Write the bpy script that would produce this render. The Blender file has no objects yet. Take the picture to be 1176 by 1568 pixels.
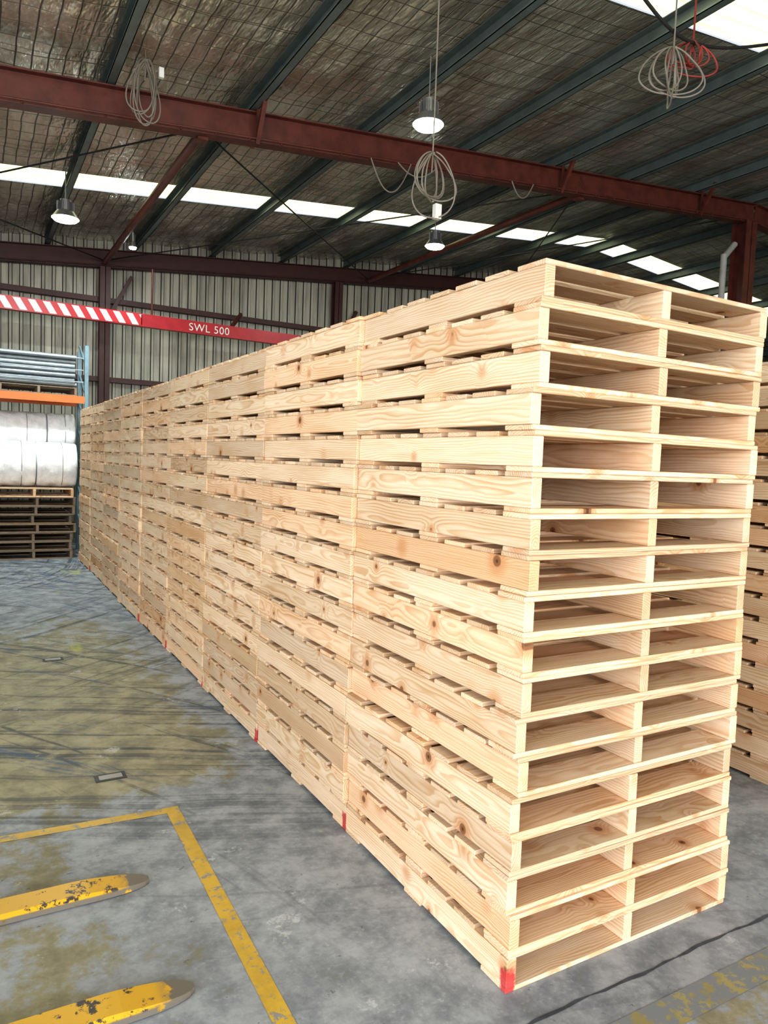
import bpy, math, random
import numpy as np
from mathutils import Vector, Matrix
random.seed(7); rng=np.random.default_rng(7)
S=bpy.context.scene
def link(o,parent=None):
    S.collection.objects.link(o)
    if parent: o.parent=parent
    return o
def empty(name):
    e=bpy.data.objects.new(name,None); e.empty_display_size=.1
    return link(e)
# ---------------------------------------------------------------- node helper
class NT:
    def __init__(s,name):
        s.m=bpy.data.materials.new(name); s.m.use_nodes=True; s.t=s.m.node_tree
        s.t.nodes.clear(); s.out=s.n('ShaderNodeOutputMaterial')
    def n(s,typ,props=None,**inp):
        nd=s.t.nodes.new(typ)
        for k,v in (props or {}).items(): setattr(nd,k,v)
        for k,v in inp.items():
            key=int(k[1:]) if k[0]=='i' and k[1:].isdigit() else k.replace('_',' ')
            s.set(nd.inputs[key],v)
        return nd
    def set(s,sock,v):
        if isinstance(v,bpy.types.NodeSocket): s.t.links.new(v,sock)
        elif isinstance(v,bpy.types.Node): s.t.links.new(v.outputs[0],sock)
        else:
            if isinstance(v,(tuple,list)) and sock.type=='RGBA' and len(v)==3: v=(*v,1)
            sock.default_value=v
    def math(s,op,a,b=0.0,c=0.0,clamp=False):
        return s.n('ShaderNodeMath',{'operation':op,'use_clamp':clamp},i0=a,i1=b,i2=c).outputs[0]
    def vmath(s,op,a,b=(0,0,0)):
        nd=s.n('ShaderNodeVectorMath',{'operation':op},i0=a,i1=b)
        return nd.outputs[1] if op in('LENGTH','DISTANCE','DOT_PRODUCT') else nd.outputs[0]
    def mix(s,f,a,b,blend='MIX'):
        nd=s.n('ShaderNodeMix',{'data_type':'RGBA','blend_type':blend})
        s.set(nd.inputs[0],f); s.set(nd.inputs[6],a); s.set(nd.inputs[7],b); return nd.outputs[2]
    def ramp(s,f,lo,hi,smooth=True):
        return s.n('ShaderNodeMapRange',{'interpolation_type':'SMOOTHSTEP' if smooth else 'LINEAR'},i0=f,i1=lo,i2=hi,i3=0.0,i4=1.0).outputs[0]
    def inv(s,f): return s.math('SUBTRACT',1.0,f)
    def mul(s,a,b): return s.math('MULTIPLY',a,b)
    def noise(s,v,scale,detail=3,rough=.5):
        return s.n('ShaderNodeTexNoise',Vector=v,Scale=scale,Detail=float(detail),Roughness=rough).outputs[0]
    def noisec(s,v,scale,detail=2):
        return s.n('ShaderNodeTexNoise',Vector=v,Scale=scale,Detail=float(detail)).outputs[1]
    def pos(s): return s.n('ShaderNodeNewGeometry').outputs['Position']
    def obj(s): return s.n('ShaderNodeTexCoord').outputs['Object']
    def sep(s,v): return s.n('ShaderNodeSeparateXYZ',i0=v).outputs
    def comb(s,x,y,z): return s.n('ShaderNodeCombineXYZ',i0=x,i1=y,i2=z).outputs[0]
    def bsdf(s,color,rough=.6,metal=0.0,bump=None,bstr=.3,bdist=.01,spec=.5):
        b=s.n('ShaderNodeBsdfPrincipled'); s.set(b.inputs['Base Color'],color); s.set(b.inputs['Roughness'],rough); s.set(b.inputs['Metallic'],metal)
        b.inputs['Specular IOR Level'].default_value=spec
        if bump is not None:
            bn=s.n('ShaderNodeBump',Strength=bstr,Distance=bdist,Height=bump); s.t.links.new(bn.outputs[0],b.inputs['Normal'])
        s.t.links.new(b.outputs[0],s.out.inputs[0]); return b
PITCH=1.2159
# ---------------------------------------------------------------- materials
def wood_mat(name,light,mid,dark,grey=0.0,paint=False):
    T=NT(name)
    a=T.n('ShaderNodeAttribute',{'attribute_name':'bco'}).outputs['Vector']
    r=T.n('ShaderNodeAttribute',{'attribute_name':'rnd'}).outputs['Fac']
    st=T.vmath('MULTIPLY',a,(1.5,8.0,8.0))
    wob=T.vmath('MULTIPLY',T.vmath('SUBTRACT',T.noisec(st,1.0,2),(.5,.5,.5)),(0.0,.065,.065))
    v=T.vmath('ADD',a,wob)
    # knots run through the board thickness (third component squashed)
    ka=T.vmath('ADD',T.vmath('MULTIPLY',a,(1,1,.12)),T.vmath('MULTIPLY',wob,(0,.25,0)))
    kn=T.n('ShaderNodeTexVoronoi',{'voronoi_dimensions':'3D'},Vector=ka,Scale=6.5,Randomness=1.0)
    ks=T.sep(kn.outputs['Color']); on=T.ramp(ks[0],.44,.47)
    kd=T.math('DIVIDE',kn.outputs['Distance'],T.math('ADD',3.5,T.mul(ks[1],7.0)))
    infl=T.mul(T.math('EXPONENT',T.mul(kn.outputs['Distance'],-7.0)),on)
    sv=T.sep(v); cs=T.sep(T.n('ShaderNodeAttribute',{'attribute_name':'pith'}).outputs['Vector'])
    yy=T.math('SUBTRACT',sv[1],cs[1]); zz=T.math('SUBTRACT',sv[2],cs[2])
    rad=T.math('SQRT',T.math('ADD',T.mul(yy,yy),T.mul(zz,zz)))
    rad=T.math('ADD',rad,T.mul(infl,.06))
    ringv=T.math('FRACT',T.mul(rad,105.0))
    ring=T.mul(T.ramp(ringv,.25,.85),T.inv(T.ramp(ringv,.88,1.0)))
    fine=T.noise(T.vmath('MULTIPLY',a,(5.0,150.0,150.0)),1.0,1)
    blotch=T.noise(T.vmath('MULTIPLY',a,(1.6,9.0,9.0)),1.0,2)
    bl=T.ramp(blotch,.40,.70)
    col=T.mix(T.mul(ring,T.math('ADD',.46,T.mul(bl,.46))),light,mid)
    col=T.mix(T.mul(T.ramp(fine,.42,.75),.32),col,mid)
    col=T.mix(T.mul(bl,.26),col,mid)
    tint=T.n('ShaderNodeValToRGB',Fac=r); cr=tint.color_ramp; cr.interpolation='CONSTANT'
    cols=[(0,(1,1,1)),(.16,(1.06,1.05,1.04)),(.30,(.88,.86,.83)),(.42,(1.03,.94,.87)),(.54,(.97,.99,.98)),(.64,(.82,.82,.82)),(.73,(1.0,.90,.83)),(.82,(.93,.84,.74)),(.90,(.78,.74,.69)),(.965,(.84,.71,.58))]
    cr.elements[0].color=(*cols[0][1],1); cr.elements[1].position=cols[1][0]; cr.elements[1].color=(*cols[1][1],1)
    for p,c in cols[2:]:
        e=cr.elements.new(p); e.color=(*c,1)
    col=T.mix(1.0,col,tint.outputs[0],'MULTIPLY')
    halo=T.mul(T.inv(T.ramp(kd,.014,.048)),on)
    col=T.mix(T.mul(halo,.62),col,(.52,.23,.09))
    core=T.mul(T.inv(T.ramp(kd,.011,.016)),on)
    col=T.mix(T.mul(core,.80),col,(.17,.07,.03))
    core2=T.mul(T.inv(T.ramp(kd,.003,.007)),on); col=T.mix(T.mul(core2,.7),col,dark)
    if grey: col=T.mix(grey,col,(.16,.145,.13))
    if paint:
        p=T.pos(); q=T.sep(p); nn=T.noise(p,38,3,.6)
        fy=T.mul(T.math('FRACT',T.math('DIVIDE',T.math('ADD',q[1],.012),PITCH)),PITCH)
        m1=T.inv(T.ramp(T.math('ADD',fy,T.mul(nn,.03)),.050,.066))
        m2=T.inv(T.ramp(T.math('ADD',q[2],T.mul(nn,.06)),.10,.125))
        m3=T.inv(T.ramp(T.math('ADD',q[0],T.mul(nn,.03)),.045,.060))
        col=T.mix(T.mul(T.mul(m1,m2),T.mul(m3,.88)),col,(.50,.012,.03))
    T.bsdf(col,.72,bump=fine,bstr=.25,bdist=.001,spec=.25)
    return T.m
M_wood=wood_mat('raw_pine',(.85,.68,.51),(.60,.37,.195),(.04,.018,.01),paint=True)
M_wood_old=wood_mat('weathered_pine',(.34,.26,.18),(.18,.12,.08),(.04,.02,.015),.35)
def simple(name,col,rough=.5,metal=0.0,var=.25,scale=6.0,bump=0.0):
    T=NT(name); p=T.pos(); n=T.noise(p,scale,4,.6)
    c=T.mix(T.mul(T.ramp(n,.35,.7),var),col,tuple(x*.35 for x in col))
    T.bsdf(c,rough,metal); return T.m
M_maroon=simple('red_oxide_steel',(.115,.029,.021),.45,0,.6,5)
M_maroon2=simple('dark_red_oxide_steel',(.06,.019,.016),.55,0,.4,5)
M_purlin=simple('galvanised_purlin_steel',(.14,.175,.175),.45,.3,.35,4)
M_cable=simple('grey_cable',(.20,.18,.15),.5)
M_cable_red=simple('red_cable',(.24,.03,.02),.5)
M_dark=simple('dark_steel',(.03,.03,.032),.5,.3)
M_joint=simple('joint_sealant',(.07,.085,.11),.6,0,.6,20)
M_crane=simple('crane_red_paint',(.42,.015,.025),.4,0,.3,8)
M_orange=simple('rack_orange_paint',(.75,.16,.03),.4,0,.2,8)
M_blue=simple('rack_blue_paint',(.16,.26,.32),.4,0,.3,8)
M_pipe=simple('galvanised_pipe',(.30,.34,.37),.4,.5,.3,8)
M_alu=simple('lamp_aluminium',(.35,.36,.37),.35,.8,.1)
M_white=simple('white_plastic',(.75,.75,.72),.5)
M_grey=simple('grey_pvc',(.34,.34,.32),.5)
def emit(name,col,st):
    T=NT(name); e=T.n('ShaderNodeEmission',Color=(*col,1),Strength=st); T.t.links.new(e.outputs[0],T.out.inputs[0]); return T.m
M_lamp=emit('lamp_led',(.85,1,.98),40)
T=NT('translucent_skylight_sheet'); p=T.pos(); s_=T.sep(p)
rib=T.math('SINE',T.mul(s_[1],2*math.pi/.19)); nn=T.noise(p,3,3)
c=T.mix(T.ramp(nn,.3,.7),(1,.95,.62),(.82,.86,.46)); c=T.mix(T.mul(T.ramp(rib,.6,1),.5),c,(.40,.41,.18))
e=T.n('ShaderNodeEmission',Color=c,Strength=1.9); T.t.links.new(e.outputs[0],T.out.inputs[0]); M_sky=T.m
T=NT('reflective_foil_insulation'); p=T.pos(); s_=T.sep(p)
def gridline(T,c,per,w):
    f=T.math('ABSOLUTE',T.math('SUBTRACT',T.math('FRACT',T.math('DIVIDE',c,per)),.5)); return T.ramp(f,.5-w,.5)
wob=T.noise(p,1.6,2); wx=T.math('ADD',s_[0],T.mul(wob,.06)); wy=T.math('ADD',s_[1],T.mul(wob,.06))
g=T.math('MAXIMUM',gridline(T,wx,.16,.06),gridline(T,wy,.30,.035))
wr=T.noise(T.vmath('MULTIPLY',p,(3.0,.9,1)),1.0,4,.6)
h=T.math('ADD',wr,T.mul(g,-.08))
lap=gridline(T,s_[1],1.35,.012)
c=T.mix(T.ramp(wr,.35,.7),(.72,.69,.60),(.42,.39,.32)); c=T.mix(T.mul(g,.75),c,(.06,.055,.045)); c=T.mix(T.mul(lap,.6),c,(.05,.05,.04))
T.bsdf(c,.27,.72,bump=h,bstr=1.0,bdist=.11); M_foil=T.m
T=NT('wall_cladding_steel'); p=T.pos(); n=T.noise(T.vmath('MULTIPLY',p,(6,6,.7)),1.0,5,.6)
c=T.mix(T.ramp(n,.3,.75),(.44,.42,.35),(.22,.21,.18)); T.bsdf(c,.5,.1); M_clad=T.m
M_cladshade=simple('wall_cladding_rib_shade',(.04,.038,.034),.6)  # near-black colour on rib sides paints in the shading of the ribs
T=NT('painted_concrete'); p=T.pos(); s_=T.sep(p)
n1=T.noise(p,1.1,6,.68); n2=T.noise(p,5,6,.70); n3=T.noise(p,45,3,.6); n4=T.noise(T.vmath('ADD',p,(7,3,0)),.45,2,.6)
base=T.mix(T.ramp(n2,.32,.68),(.38,.415,.46),(.19,.215,.25))
base=T.mix(T.mul(T.ramp(n3,.5,.8),.4),base,(.50,.54,.58))
base=T.mix(T.mul(T.ramp(n1,.5,.7),.35),base,(.18,.19,.21))
tan=T.mix(T.ramp(n2,.35,.7),(.40,.36,.20),(.22,.205,.13))
zx=T.inv(T.ramp(T.math('ADD',s_[0],T.mul(n1,1.4)),.05,.95))
zy=T.mul(T.ramp(s_[1],1.7,2.3),T.inv(T.ramp(s_[1],3.8,8.5)))
zone=T.mul(zx,zy)
zl=T.mul(T.inv(T.ramp(s_[0],-1.35,-.7)),T.inv(T.ramp(s_[1],1.7,2.0)))
mk=T.math('ADD',T.mul(zone,.24),T.mul(zl,.13))
mk=T.math('ADD',mk,T.mul(T.inv(T.ramp(s_[1],-.42,-.30)),.12))
nm=T.math('ADD',T.mul(n1,.35),T.mul(n2,.60))
mk=T.ramp(T.math('ADD',mk,nm),.57,.64)
col=T.mix(T.mul(mk,.80),base,tan)
def arcs(cx,cy,freq,lo,seed):
    d=T.vmath('DISTANCE',p,(cx,cy,0)); d=T.math('ADD',d,T.mul(n4,.35))
    nn=T.noise(T.comb(T.mul(d,freq),T.mul(s_[1],.25),seed),1.0,3,.75)
    return T.ramp(nn,lo,lo+.08)
dk=T.math('MAXIMUM',arcs(6,16,9,.54,1.0),arcs(-9,-2,8,.57,5.0))
dk=T.math('MAXIMUM',dk,T.mul(arcs(-6,12,11,.54,9.0),T.ramp(s_[1],2,5)))
dkm=T.mul(dk,T.math('ADD',.20,T.mul(T.ramp(s_[1],.8,3.0),.58)))
col=T.mix(T.mul(dkm,T.ramp(n2,.25,.55)),col,(.05,.065,.085))
blue=T.mul(arcs(9,12,7,.58,13.0),T.ramp(n2,.35,.55)); col=T.mix(T.mul(T.mul(blue,T.ramp(s_[1],1.6,2.6)),.6),col,(.05,.13,.28))
gr=T.mul(T.ramp(T.noise(T.vmath('MULTIPLY',p,(2.2,.7,1)),1.0,4,.7),.60,.69),T.ramp(s_[1],3.5,5)); col=T.mix(T.mul(gr,.6),col,(.48,.53,.05))
sc=T.ramp(T.noise(T.vmath('ADD',p,(1,9,4)),3.2,7,.78),.60,.66); col=T.mix(T.mul(sc,.5),col,(.64,.68,.70))
spk=T.ramp(T.noise(p,16,5,.75),.63,.70); col=T.mix(T.mul(spk,.6),col,(.06,.06,.065))
T.bsdf(col,T.math('ADD',.48,T.mul(n2,.3)),bump=n3,bstr=.15,bdist=.004,spec=.4); M_floor=T.m
def worn(name,col,under,th=.5,amt=1.0):
    T=NT(name); p=T.pos(); n=T.noise(p,14,6,.75); n2=T.noise(p,4,4,.7)
    m=T.mul(T.ramp(n,th,th+.05),amt)
    c=T.mix(T.mul(T.ramp(n2,.4,.65),.4),col,tuple(x*.45 for x in col))
    c=T.mix(m,c,under); T.bsdf(c,.5,bump=n,bstr=.2,bdist=.003); return T.m
M_yline=worn('yellow_line_paint',(.62,.41,.05),(.26,.27,.26),.54)
M_yfaded=worn('faded_yellow_line_paint',(.36,.32,.15),(.21,.24,.27),.45)
T=NT('worn_tine_paint'); p=T.pos(); q=T.sep(p); n=T.noise(p,14,6,.75)
tip=T.ramp(T.math('ADD',q[0],T.mul(n,.10)),-.965,-.955); wearm=T.ramp(n,.55,.59)
side=T.inv(T.ramp(q[2],.020,.030))
c=T.mix(wearm,(.66,.39,.02),(.05,.045,.04)); c=T.mix(T.mul(T.inv(T.ramp(q[0],-1.1,-1.0)),T.mul(side,.8)),c,(.04,.04,.03)); c=T.mix(T.math('MAXIMUM',tip,T.mul(side,T.ramp(n,.40,.48))),c,(.17,.155,.13)); T.bsdf(c,.45,bump=n,bstr=.2,bdist=.003); M_tine=T.m
T=NT('stretch_wrap_film'); p=T.pos(); n=T.noise(T.vmath('MULTIPLY',p,(9,6,6)),1.0,5,.7)
c=T.mix(T.ramp(n,.35,.7),(.97,.97,.98),(.80,.81,.83)); T.bsdf(c,.4,0,bump=n,bstr=.8,bdist=.03); M_film=T.m
T=NT('hazard_stripe_paint'); p=T.obj(); s_=T.sep(p)
f=T.math('FRACT',T.math('DIVIDE',T.math('ADD',s_[0],T.mul(s_[2],.6)),.24)); T.bsdf(T.mix(T.ramp(f,.48,.52),(.8,.8,.78),(.5,.02,.03)),.45); M_haz=T.m
# ---------------------------------------------------------------- board builder
def topo():
    V=[];key={}
    for sx in(-1,1):
        for sy in(-1,1):
            for sz in(-1,1):
                for ax in range(3):
                    key[(sx,sy,sz,ax)]=len(V); V.append(((sx,sy,sz),ax))
    P=lambda i:np.array([V[i][0][k]*(1 if k==V[i][1] else .9) for k in range(3)])
    F=[]
    for ax in range(3):
        o=[k for k in range(3) if k!=ax]
        for s in(-1,1):
            q=[]
            for a,b in((-1,-1),(1,-1),(1,1),(-1,1)):
                t=[0,0,0];t[ax]=s;t[o[0]]=a;t[o[1]]=b;q.append(key[(*t,ax)])
            F.append(q)
        for a,b in((-1,-1),(1,-1),(1,1),(-1,1)):
            t0=[0,0,0];t0[o[0]]=a;t0[o[1]]=b;t1=list(t0);t0[ax]=-1;t1[ax]=1
            F.append([key[(*t0,o[0])],key[(*t1,o[0])],key[(*t1,o[1])],key[(*t0,o[1])]])
    for sx in(-1,1):
        for sy in(-1,1):
            for sz in(-1,1): F.append([key[(sx,sy,sz,k)] for k in range(3)])
    G=[]
    for f in F:
        q=[P(i) for i in f]; n=np.cross(q[1]-q[0],q[2]-q[0]); G.append(f if n@sum(q)>0 else f[::-1])
    return np.array([v[0] for v in V],float),np.array([[k==v[1] for k in range(3)] for v in V]),G
SG,ISAX,FACES=topo()
class Boards:
    def __init__(s): s.V=[];s.B=[];s.R=[];s.P=[];s.F=[];s.MI=[];s.n=0
    def add(s,c,size,grain,rot=None,mi=0,ch=.0025,rnd=None):
        h=np.array(size)/2.; ch=min(ch,h.min()*.4)
        loc=SG*(h-ch*(~ISAX)); w=loc.copy()
        if rot is not None: w=w@rot.T
        s.V.append(w+np.array(c))
        o=[k for k in range(3) if k!=grain]; o.sort(key=lambda k:-size[k]); perm=[grain]+o
        off=rng.uniform(-20,20,3); s.B.append(loc[:,perm]+off)
        pith=off.copy(); ang=rng.uniform(0,6.28); d=rng.uniform(.02,.15)
        pith[1]+=math.cos(ang)*d*.7; pith[2]+=math.sin(ang)*d
        s.P.append(np.tile(pith,(24,1))); s.R.append(np.full(24,rng.uniform() if rnd is None else rnd))
        s.F+= [[i+s.n for i in f] for f in FACES]; s.MI+=[mi]*len(FACES); s.n+=24
    def build(s,name,mats):
        me=bpy.data.meshes.new(name); me.from_pydata(np.concatenate(s.V).tolist(),[],s.F)
        for nm,typ,arr,k in(('bco','FLOAT_VECTOR',s.B,'vector'),('pith','FLOAT_VECTOR',s.P,'vector'),('rnd','FLOAT',s.R,'value')):
            at=me.attributes.new(nm,typ,'POINT'); at.data.foreach_set(k,np.concatenate(arr).ravel().astype(np.float32))
        for m in mats: me.materials.append(m)
        me.polygons.foreach_set('material_index',s.MI); me.update()
        return link(bpy.data.objects.new(name,me))
def rz(a): c,s=math.cos(a),math.sin(a); return np.array([[c,-s,0],[s,c,0],[0,0,1.]])
PH=.1362; PL=1.209; PW=1.165; TB=.018
def pallet(B,x0,y0,z0,L=PL,W=PW,ph=PH,tb=TB,jit=1.0,topn=7,ow=.128):
    sh=ph-2*tb; a=rng.normal(0,.0028)*jit; R=rz(a); cx=x0+W/2+rng.normal(0,.0055)*jit; cy=y0+L/2+rng.normal(0,.003)*jit
    def put(lx,ly,lz,sx,sy,sz,gr,rnd=None):
        j=rng.normal(0,.0022,2)*jit
        q=R@np.array([lx-W/2,ly-L/2,0]); ra=R@rz(rng.normal(0,.0016)*jit)
        B.add((cx+q[0]+j[0],cy+q[1]+j[1],z0+lz),(sx,sy,sz),gr,ra,rnd=rnd)
    for xx in(.021,W/2,W-.021): put(xx,L/2,tb+sh/2,.042,L,sh-.0006,1)
    for yy,w in((.07,.14),(L/2,.125),(L-.07,.14)): put(W/2,yy,tb/2,W,w,tb-.0006,0)
    ws=[.14]+[ow]*(topn-2)+[.14]; gap=(L-sum(ws))/(topn-1); y=0
    for w in ws:
        put(W/2,y+w/2,ph-tb/2,W,w,tb-.0006,0,rng.choice([.35,.68,.93]) if rng.uniform()<.5 else None); y+=w+gap
for k in range(9):
    B=Boards(); dx=rng.normal(0,.007) if k else 0
    for l in range(18): pallet(B,dx,k*PITCH,l*PH)
    B.build('pallet_stack',[M_wood])
for k in range(8):
    B=Boards()
    for l in range(18): pallet(B,2.44+rng.normal(0,.004),-.62+k*PITCH,l*PH)
    B.build('pallet_stack',[M_wood])
# ---------------------------------------------------------------- generic mesh builder
class MB:
    def __init__(s): s.V=[];s.F=[];s.M=[];s.sm=[]
    def poly(s,vs,fs,mi=0,sm=False):
        b=len(s.V); s.V+= [tuple(v) for v in vs]
        for f in fs: s.F.append([i+b for i in f]); s.M.append(mi); s.sm.append(sm)
    def box(s,lo,hi,mi=0):
        x0,y0,z0=lo;x1,y1,z1=hi
        s.poly([(x0,y0,z0),(x1,y0,z0),(x1,y1,z0),(x0,y1,z0),(x0,y0,z1),(x1,y0,z1),(x1,y1,z1),(x0,y1,z1)],
          [(0,3,2,1),(4,5,6,7),(0,1,5,4),(1,2,6,5),(2,3,7,6),(3,0,4,7)],mi)
    def bar(s,A,B,w,h,du=0,ds=0,up=(0,0,1),mi=0):
        A=Vector(A);B=Vector(B);d=(B-A).normalized();sd=d.cross(Vector(up)).normalized();u=sd.cross(d).normalized()
        o=sd*ds+u*du; q=[]
        for P in(A,B):
            for a,b in((-1,-1),(1,-1),(1,1),(-1,1)): q.append(P+o+sd*(a*w/2)+u*(b*h/2))
        s.poly(q,[(0,1,2,3),(7,6,5,4),(0,4,5,1),(1,5,6,2),(2,6,7,3),(3,7,4,0)],mi)
    def ibeam(s,A,B,w,h,tf=.016,tw=.012,mi=0):
        s.bar(A,B,w,tf,du=tf/2,mi=mi); s.bar(A,B,w,tf,du=h-tf/2,mi=mi); s.bar(A,B,tw,h-2*tf,du=h/2,mi=mi)
    def cyl(s,A,B,r,n=12,r2=None,mi=0,cap=True):
        A=Vector(A);B=Vector(B);d=(B-A).normalized();t=Vector((0,0,1)) if abs(d.z)<.9 else Vector((1,0,0))
        a=d.cross(t).normalized();b=d.cross(a); r2=r if r2 is None else r2
        q=[A+(a*math.cos(i*2*math.pi/n)+b*math.sin(i*2*math.pi/n))*r for i in range(n)]+[B+(a*math.cos(i*2*math.pi/n)+b*math.sin(i*2*math.pi/n))*r2 for i in range(n)]
        s.poly(q,[(i,(i+1)%n,n+(i+1)%n,n+i) for i in range(n)],mi,True)
        if cap: s.poly(q,[tuple(range(n))[::-1],tuple(range(n,2*n))],mi)
    def build(s,name,mats,parent=None):
        me=bpy.data.meshes.new(name); me.from_pydata(s.V,[],s.F)
        for m in mats: me.materials.append(m)
        me.polygons.foreach_set('material_index',s.M); me.polygons.foreach_set('use_smooth',s.sm); me.update()
        return link(bpy.data.objects.new(name,me),parent)
def curve(name,splines,r,mat,parent=None):
    cu=bpy.data.curves.new(name,'CURVE'); cu.dimensions='3D'; cu.bevel_depth=r; cu.bevel_resolution=2
    for pts in splines:
        sp=cu.splines.new('NURBS'); sp.points.add(len(pts)-1); sp.use_endpoint_u=True; sp.order_u=4
        for q,P in zip(sp.points,pts): q.co=(*P,1)
    cu.materials.append(mat); return link(bpy.data.objects.new(name,cu),parent)
# ---------------------------------------------------------------- building shell
XL,XR,YF,YB,RX=-9.0,31.0,-12.0,14.1,11.0
SL=.095
def rz_(x): return 5.95+SL*x if x<=RX else 5.95+SL*RX-SL*(x-RX)
m=MB(); m.box((XL,YF-4,-.1),(XR,YB,0)); m.build('floor',[M_floor])
SKY=[(-4.6,-3.8),(2.6,3.55),(10.28,11.0)]
edges=[v for s in SKY for v in s]
def roofgrid(x0,x1,y0,y1,st,dz,wr):
    nx=max(2,int((x1-x0)/st)+1); ny=max(2,int(math.ceil((y1-y0)/st))+1)
    xs=np.linspace(x0,x1,nx); ys=np.linspace(y0,y1,ny); V=[]
    for y in ys:
        ed=min(1.0,min(abs(y-e) for e in edges)/.4)*wr
        for x in xs:
            sag=.035*abs(math.sin((x+.2)*math.pi/1.6))+.008*math.sin(7.3*x+2.1*y)+.006*math.sin(11*y+3*x)
            V.append((x,y,rz_(x)+dz+(.03-sag)*ed))
    F=[(j*nx+i,j*nx+i+1,(j+1)*nx+i+1,(j+1)*nx+i) for j in range(ny-1) for i in range(nx-1)]
    return V,F
m=MB(); ed=[YF]+edges+[YB]
for i in range(0,len(ed),2):
    for xa,xb in((XL,RX),(RX,XR)):
        V,F=roofgrid(xa,xb,ed[i],ed[i+1],.16,0,1.0); m.poly(V,F,0,True)
m.build('ceiling',[M_foil])
for i,(a,b) in enumerate(SKY):
    m=MB()
    for xa,xb in((XL,RX),(RX,XR)):
        V,F=roofgrid(xa,xb,a,b,.8,.02,0); m.poly(V,F,0)
    m.build(f'window_{i+1}',[M_sky])
def cladding(name,A,B,zf,z0=0.0,per=.19,rh=.032,flip=1):
    m=MB(); A=Vector(A);B=Vector(B);d=(B-A);L=d.length;d.normalize();nrm=Vector((-d.y,d.x,0))*flip
    t=0
    while t<L:
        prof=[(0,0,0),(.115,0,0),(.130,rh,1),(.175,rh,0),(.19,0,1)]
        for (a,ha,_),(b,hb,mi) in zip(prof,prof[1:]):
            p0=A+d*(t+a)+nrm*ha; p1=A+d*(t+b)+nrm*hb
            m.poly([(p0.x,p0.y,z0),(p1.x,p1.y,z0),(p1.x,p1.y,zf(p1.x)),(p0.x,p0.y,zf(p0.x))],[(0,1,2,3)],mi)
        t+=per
    return m.build(name,[M_clad,M_cladshade])
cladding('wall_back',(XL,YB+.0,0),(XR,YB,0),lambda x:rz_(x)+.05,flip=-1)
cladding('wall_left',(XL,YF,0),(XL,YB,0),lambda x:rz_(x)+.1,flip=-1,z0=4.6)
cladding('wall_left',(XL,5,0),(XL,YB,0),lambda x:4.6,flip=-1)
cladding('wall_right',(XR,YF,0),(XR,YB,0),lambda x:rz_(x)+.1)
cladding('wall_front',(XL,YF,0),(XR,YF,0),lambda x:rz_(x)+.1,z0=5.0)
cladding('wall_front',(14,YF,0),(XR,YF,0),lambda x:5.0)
def rafter(y,mat,h=.35,dz=-.22-.35):
    m=MB()
    m.ibeam((XL,y,rz_(XL)+dz),(RX,y,rz_(RX)+dz),.17,h); m.ibeam((RX,y,rz_(RX)+dz),(XR,y,rz_(XR)+dz),.17,h)
    m.cyl((XL,y-.11,rz_(XL)+dz+.03),(RX,y-.11,rz_(RX)+dz+.03),.012,8)
    x=XL+.3
    while x<RX:
        m.cyl((x,y-.095,rz_(x)+dz+.0),(x,y-.095,rz_(x)+dz+.045),.012,6); x+=.4
    return m.build('roof_rafter',[mat])
for y in(-7.8,-.5,6.8): rafter(y,M_maroon)
rafter(13.9,M_maroon2)
px=[-.2+1.6*i for i in range(-5,8)]+[RX+.9+1.6*i for i in range(0,12)]
for x in px:
    if x<XL+.1 or x>XR-.1: continue
    m=MB(); z=rz_(x)-.20; h=.185
    m.box((x-.004,YF,z),(x+.004,YB-.03,z+h)); m.box((x-.09,YF,z+h-.008),(x+.004,YB-.03,z+h)); m.box((x-.09,YF,z),(x+.004,YB-.03,z+.008)); m.box((x-.09,YF,z),(x-.083,YB-.03,z+.025))
    for y in(-.5,6.8): m.box((x+.004,y-.05,z-.02),(x+.012,y+.05,z+.15))
    yy=YF+.8
    while yy<YB-.5: m.cyl((x+.004,yy,z+.10),(x+.010,yy,z+.10),.012,6); yy+=1.2
    m.build('roof_purlin',[M_purlin])
for x in(1.4,6.2,9.4):
    m=MB(); z=rz_(x); m.bar((x,6.72,z-.57),(x,6.45,z-.12),.05,.05); m.bar((x,6.88,z-.57),(x,7.15,z-.12),.05,.05); m.bar((x,6.7,z-.60),(x,6.7,z-.2),.045,.012,up=(0,1,0)); m.build('fly_brace',[M_maroon])
for x in(-5.0,.78,6.7,):
    m=MB(); z=rz_(x)-.50; m.cyl((x,6.9,z),(x,13.7,z),.055,12); m.box((x-.06,6.81,z-.1),(x+.06,6.93,z+.1)); m.build('roof_strut',[M_maroon])
rods=[((.78,6.9),(6.7,13.8)),((6.7,6.9),(.78,13.8)),((.78,6.9),(-5,13.8)),((-5,6.9),(.78,13.8)),((6.7,6.9),(11,13.8)),((10.6,7.0),(6.7,13.8))]
m=MB()
for a,b in rods: m.cyl((a[0],a[1],rz_(a[0])-.45),(b[0],b[1],rz_(b[0])-.45),.012,8)
m.build('bracing_rods',[M_dark])
def column(x,y,top,mat,w=.2,d=.2):
    m=MB(); m.box((x-w/2,y-d/2,0),(x+w/2,y-d/2+.014,top)); m.box((x-w/2,y+d/2-.014,0),(x+w/2,y+d/2,top)); m.box((x-.006,y-d/2,0),(x+.006,y+d/2,top))
    m.box((x-w*.8,y-d*.8,0),(x+w*.8,y+d*.8,.02))
    if w<.25: m.bar((x+w/2-.02,y,4.5),(x+w/2+.42,y,5.35),.07,.07,up=(0,1,0))
    return m.build('steel_column',[mat])
for x in(-4.3,.80,5.95,11.1,16.2,21.4,26.5): column(x,13.86,rz_(x)-.57,M_maroon2)
for y in(-.5,6.8): column(10.75,y,rz_(10.75)-.57,M_maroon,.3,.3)
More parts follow.
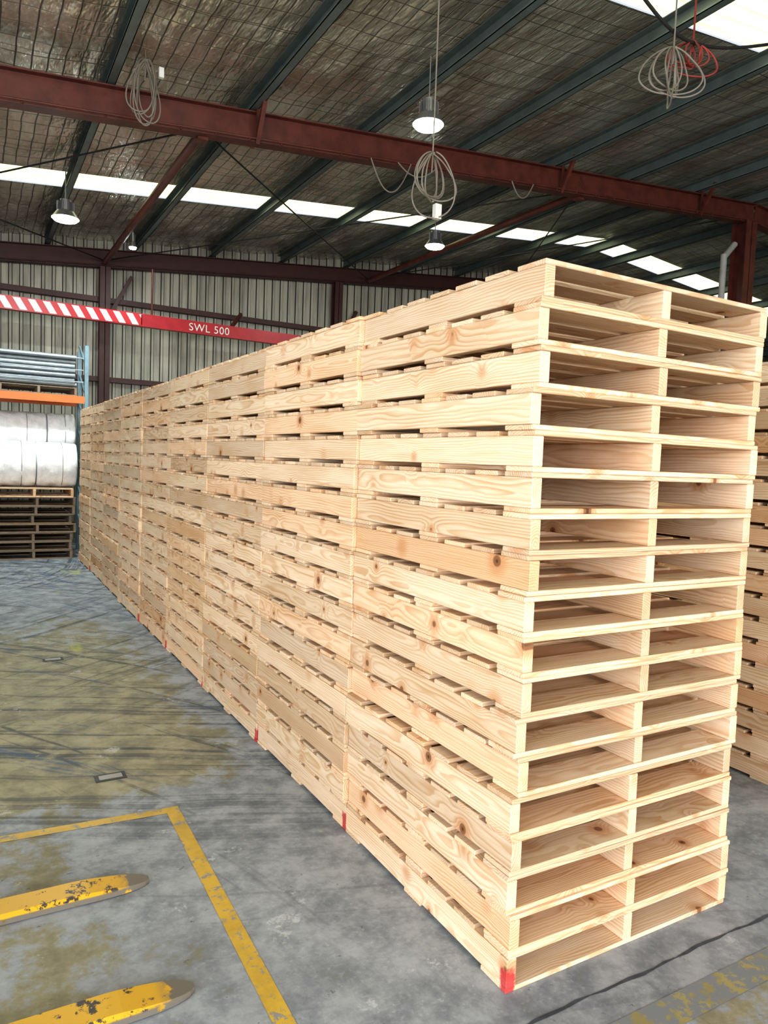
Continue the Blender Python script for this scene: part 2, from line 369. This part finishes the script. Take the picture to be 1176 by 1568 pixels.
for y in(-.5,6.8): column(27,y,rz_(27)-.57,M_maroon,.3,.3)
m=MB()
for z in(4.78,3.2,1.6): m.box((XL,13.9,z),(XR,14.05,z+.10))
m.build('wall_girts',[M_maroon2])
m=MB(); m.cyl((10.22,6.8,0),(10.22,6.8,5.75),.055,14); m.cyl((10.22,6.8,5.70),(10.5,6.8,5.98),.055,14); m.build('downpipe',[M_grey])
cb=empty('gantry_crane_beam'); cb.location=(-1.08,12.75,4.33)
cb.rotation_euler=(0,0,math.atan2(.25,5.63))
m=MB(); m.ibeam((-5,0,-.12),(6.9,0,-.12),.14,.24,.03,.02); m.box((2.4,-.068,-.10),(6.9,-.062,.10)); m.build('runway_beam',[M_crane],cb)
m=MB(); m.box((-5,-.075,-.10),(2.38,-.065,.10)); m.build('hazard_panel',[M_haz],cb)
tc=bpy.data.curves.new('load_text','FONT'); tc.body='SWL 500'; tc.size=.21; tc.extrude=.001; tc.space_character=1.08; tc.materials.append(M_white)
to=link(bpy.data.objects.new('load_text',tc),cb); to.location=(3.30,-.078,-.075); to.rotation_euler=(math.pi/2,0,0)
m=MB(); m.cyl((2.6,0,.12),(2.6,0,1.0),.02,8); m.bar((4.2,.0,.1),(4.6,.5,.5),.06,.06); m.build('hanger',[M_maroon],cb)
# ---------------------------------------------------------------- lamps
def highbay(x,y,z,r,power=60):
    e=empty('high_bay_lamp'); e.location=(x,y,z)
    m=MB(); m.cyl((0,0,0),(0,0,.10),r,28,r*.62); m.cyl((0,0,.10),(0,0,.26),r*.45,20,r*.4)
    for i in range(16):
        a=i*math.pi/8; m.bar((math.cos(a)*r*.35,math.sin(a)*r*.35,.12),(math.cos(a)*r*.62,math.sin(a)*r*.62,.12),.006,.12,du=.05)
    m.cyl((0,0,.26),(0,0,rz_(x)-z-.1),.008,8); m.build('housing',[M_alu],e)
    m=MB(); m.cyl((0,0,-.03),(0,0,.0),r*.8,28,r*.97); m.build('led_face',[M_lamp],e)
    l=bpy.data.lights.new('lamp_light','AREA'); l.shape='DISK'; l.size=r*1.6; l.energy=power; l.color=(.88,1,.98)
    o=link(bpy.data.objects.new('lamp_light',l),e); o.location=(0,0,-.05)
highbay(2.69,4.99,5.40,.17,70); highbay(-.36,9.8,5.10,.19,130); highbay(5.71,9.4,5.70,.18,90); highbay(1.02,12.2,5.50,.07,power=20)
# ---------------------------------------------------------------- cables
def coil(name,c,rx,rz0,n,top,mat,r=.006,seed=0,ang=0.0,lo=.45):
    rr=random.Random(seed); sp=[]
    for i in range(n):
        a=rx*rr.uniform(lo,1.0); b=rz0*rr.uniform(.6,1.0); ph=rr.uniform(-.35,.35); tw=ang+rr.uniform(-.8,.8); pts=[]; ox=rr.uniform(-.2,.2)*rx
        for k in range(17):
            t=k/16*2*math.pi+math.pi/2; lx=a*math.cos(t)*(1-.35*math.sin(t))+ox*(1-math.sin(t)); lz=b*math.sin(t)+(rz0-b)
            x=lx*math.cos(ph)-lz*math.sin(ph)*.3
            pts.append((c[0]+x*math.cos(tw),c[1]+x*math.sin(tw)+rr.uniform(-.01,.01),c[2]+lz))
        sp.append(pts)
    if top: sp.append([(c[0],c[1],c[2]+rz0*.4),(c[0]+.01,c[1],c[2]+rz0),(c[0],c[1],c[2]+rz0+.5*(top-c[2]-rz0)),(c[0],c[1],top)])
    return curve(name,sp,r,mat)
coil('hanging_cable_coil',(.02,6.3,5.50),.15,.36,6,5.95,M_cable,.008,1)
coil('hanging_cable_coil',(1.23,2.6,3.72),.16,.23,6,6.05,M_cable,.0055,2)
m=MB(); m.box((1.25,2.56,3.50),(1.30,2.60,3.60)); m.build('power_socket',[M_white])
m=MB(); m.box((.16,6.28,5.72),(.21,6.33,5.82)); m.build('power_socket',[M_white])
coil('hanging_cable_coil',(2.66,1.8,4.53),.22,.20,7,6.2,M_cable,.006,3,.3)
coil('hanging_cable_coil',(2.98,1.9,4.78),.22,.13,6,6.2,M_cable_red,.007,4,.2)
curve('overhead_cable',[[(2.2,1.75,4.95),(2.6,1.8,4.80),(3.0,1.9,4.88),(3.5,1.9,5.0),(4.6,2.0,5.5)]],.012,M_dark)
def slung(xa,xb,sag,y=6.66):
    return [(xa+(xb-xa)*t,y,rz_(xa+(xb-xa)*t)-.56-sag*4*t*(1-t)) for t in np.linspace(0,1,9)]
curve('slung_rafter_cable',[slung(2.9,3.5,.40),slung(3.3,3.9,.15),slung(5.2,5.6,.22)],.009,M_cable)
# ---------------------------------------------------------------- storage rack
e=empty('pallet_rack')
m=MB()
for x in(.16,-2.9):
    for y in(11.45,12.35): m.box((x-.03,y-.035,0),(x+.03,y+.035,3.55))
    for z in np.arange(.2,3.3,.5): m.bar((x,11.45,z),(x,12.35,z+.45),.03,.03)
m.build('upright_frame',[M_blue],e)
m=MB()
for y in(11.42,12.38): m.box((-2.86,y-.025,2.58),(.13,y+.025,2.70))
m.build('load_beam',[M_orange],e)
m=MB()
for z in(2.95,3.15,3.35): m.box((-2.86,11.48,z-.015),(.12,11.52,z))
m.build('shelf_stay',[M_pipe],e)
m=MB()
for j in range(7):
    for i in range(9): m.cyl((-2.8+rng.uniform(-.1,.05),11.57+i*.085+(j%2)*.04,2.90+j*.075),(-.0+rng.uniform(-.06,.03),11.57+i*.085+(j%2)*.04,2.90+j*.075),.038,10)
m.build('steel_pipe_bundle',[M_pipe],e)
B=Boards(); pallet(B,-1.15,11.42,2.70); B.build('pallet',[M_wood_old]).parent=e
B=Boards(); pallet(B,-2.6,11.42,2.70); B.build('pallet',[M_wood_old]).parent=e
for x0 in(-1.22,-2.55):
    B=Boards()
    for l in range(7): pallet(B,x0+rng.normal(0,.015),11.15+rng.normal(0,.015),l*.145,ph=.145,tb=.02)
    B.build('weathered_pallet_stack',[M_wood_old])
    B=Boards(); pallet(B,x0,11.1,7*.145,ph=.15,tb=.022); B.build('pallet',[M_wood])
def roll(x0,x1,y,z,r):
    m=MB(); n=72; np_=16; ph=rng.uniform(0,6.28,6)
    V=[]
    ts=[0,0]+list(np.linspace(.04,.96,np_))+[1,1]; rs=[.25,.96]+[1]*np_+[.96,.25]
    for t,q in zip(ts,rs):
        for a in range(n):
            th=a*2*math.pi/n; w=1+(.010*math.sin(6*th+9*t+ph[0])+.008*math.sin(11*th-14*t+ph[1])+.010*math.sin(17*t+3*th+ph[2])+.005*math.sin(31*t+19*th+ph[3]))-.012
            V.append((x0+t*(x1-x0),y+math.cos(th)*r*q*w,z+math.sin(th)*r*q*w))
    K=len(ts)
    F=[(k*n+a,k*n+(a+1)%n,(k+1)*n+(a+1)%n,(k+1)*n+a) for k in range(K-1) for a in range(n)]
    m.poly(V,F,0,True)
    m.cyl((x0+.62*(x1-x0),y,z),(x0+.62*(x1-x0)+.010,y,z),r*1.003,40,mi=1)
    m.cyl((x0-.004,y,z),(x0+.01,y,z),r*.25,16,mi=1); m.cyl((x1-.01,y,z),(x1+.004,y,z),r*.25,16,mi=1)
    m.build('shrink_wrapped_roll',[M_film,M_grey])
zt=7*.145+.152
roll(-1.18,-.62,11.5,zt+.375,.37); roll(-.60,.0,11.5,zt+.375,.37); roll(-2.45,-1.82,11.5,zt+.375,.37); roll(-1.81,-1.22,11.5,zt+.375,.37)
for x0,x1 in((-1.22,-.42),(-.40,.03)): roll(x0,x1,12.02,zt+.92,.33)
# ---------------------------------------------------------------- floor markings
def strip(m,pts,z=.0015): m.poly([(x,y,z) for x,y in pts],[(0,1,2,3)])
m=MB(); strip(m,[(-.775,-1.6),(-.705,-1.6),(-.655,1.80),(-.72,1.80)]); strip(m,[(-3.5,1.98),(-3.5,1.92),(-.655,1.74),(-.655,1.80)],.0018); m.build('yellow_floor_line',[M_yline])
m=MB(); strip(m,[(-1.5,-.36),(6,-.40),(6,-.29),(-1.5,-.25)]); m.build('faded_floor_line',[M_yfaded])
m=MB(); xs=np.linspace(-3,8,180); yj=[-.14-.001*x+.004*math.sin(9*x)+.003*math.sin(31*x+1) for x in xs]; wj=[.0055+.002*math.sin(17*x)+.002*math.sin(43*x) for x in xs]
for i in range(179): strip(m,[(xs[i],yj[i]-wj[i]),(xs[i+1],yj[i+1]-wj[i+1]),(xs[i+1],yj[i+1]+wj[i+1]),(xs[i],yj[i]+wj[i])],.0012)
m.build('floor_expansion_joint',[M_joint])
for x,y in((-.95,4.86),(-.90,2.29)):
    m=MB(); m.box((x-.08,y-.045,.0),(x+.08,y+.045,.004)); m.box((x-.06,y-.025,.004),(x+.06,y+.025,.006),1); m.build('floor_access_cover',[M_dark,M_grey])
e=empty('forklift_forks')
for y in(1.20,.50):
    m=MB(); prof=[(-2.6,.062,.045),(-1.2,.062,.042)]
    for i in range(13):
        t=i/12; prof.append((-1.16+.235*t,.062*math.sqrt(max(0,1-(t*.985)**3.2)),.040-.024*t))
    V=[]
    for x,w,h in prof: V+=[(x,y-w,.004),(x,y-w,h-.008),(x,y-w*.86,h),(x,y+w*.86,h),(x,y+w,h-.008),(x,y+w,.004)]
    for k in range(len(prof)-1):
        for j in range(6): m.poly([V[k*6+j],V[k*6+(j+1)%6],V[(k+1)*6+(j+1)%6],V[(k+1)*6+j]],[(0,1,2,3)],0)
    m.poly(V[-6:],[(0,1,2,3,4,5)],0)
    m.box((-2.66,y-.06,.004),(-2.6,y+.06,.6)); m.build('tine',[M_tine],e)
m=MB(); m.box((-2.74,.2,.15),(-2.66,1.5,.25)); m.box((-2.74,.2,.48),(-2.66,1.5,.58)); m.box((-2.82,.45,.05),(-2.74,.55,1.9)); m.box((-2.82,1.15,.05),(-2.74,1.25,1.9)); m.build('carriage',[M_dark],e)
# ---------------------------------------------------------------- light
w=bpy.data.worlds.new('World'); S.world=w; w.use_nodes=True; bg=w.node_tree.nodes['Background']; bg.inputs[0].default_value=(.82,.91,1,1); bg.inputs[1].default_value=.75
def area(name,loc,rot,sx,sy,en,col):
    l=bpy.data.lights.new(name,'AREA'); l.shape='RECTANGLE'; l.size=sx; l.size_y=sy; l.energy=en; l.color=col
    o=link(bpy.data.objects.new(name,l)); o.location=loc; o.rotation_euler=rot
area('front_fill_light',(0,-11.5,2.9),(math.radians(87),0,0),14,4.2,1550,(1,.97,.94))  # added area lamp standing in for daylight through an unseen front opening
area('side_fill_light',(-8.8,-3.6,2.5),(math.radians(86),0,math.radians(-90)),8,4.2,840,(.98,.98,1))  # added fill lamp brightening the left faces, at an unseen side opening
# ---------------------------------------------------------------- camera
f,yaw,pitch,roll_,cx,cy,cz=1110.2401,0.5228,0.0678,-0.0382,-1.5815,-1.7941,1.7825
c1,s1,cp,sp=math.cos(yaw),math.sin(yaw),math.cos(pitch),math.sin(pitch)
fw=np.array([s1*cp,c1*cp,-sp]); rt=np.array([c1,-s1,0]); dn=np.cross(fw,rt); c,s=math.cos(roll_),math.sin(roll_)
X=c*rt+s*dn; Yd=-s*rt+c*dn
cam=bpy.data.cameras.new('camera'); co=link(bpy.data.objects.new('camera',cam))
co.matrix_world=Matrix(((X[0],-Yd[0],-fw[0],cx),(X[1],-Yd[1],-fw[1],cy),(X[2],-Yd[2],-fw[2],cz),(0,0,0,1)))
cam.sensor_fit='VERTICAL'; cam.sensor_height=24; cam.lens=24*f/1568; cam.clip_start=.05; cam.clip_end=200
S.camera=co
S.view_settings.view_transform='Standard'; S.view_settings.exposure=0.06
try: S.view_settings.look='Medium High Contrast'
except Exception:
    try: S.view_settings.look='Standard - Medium High Contrast'
    except Exception: pass
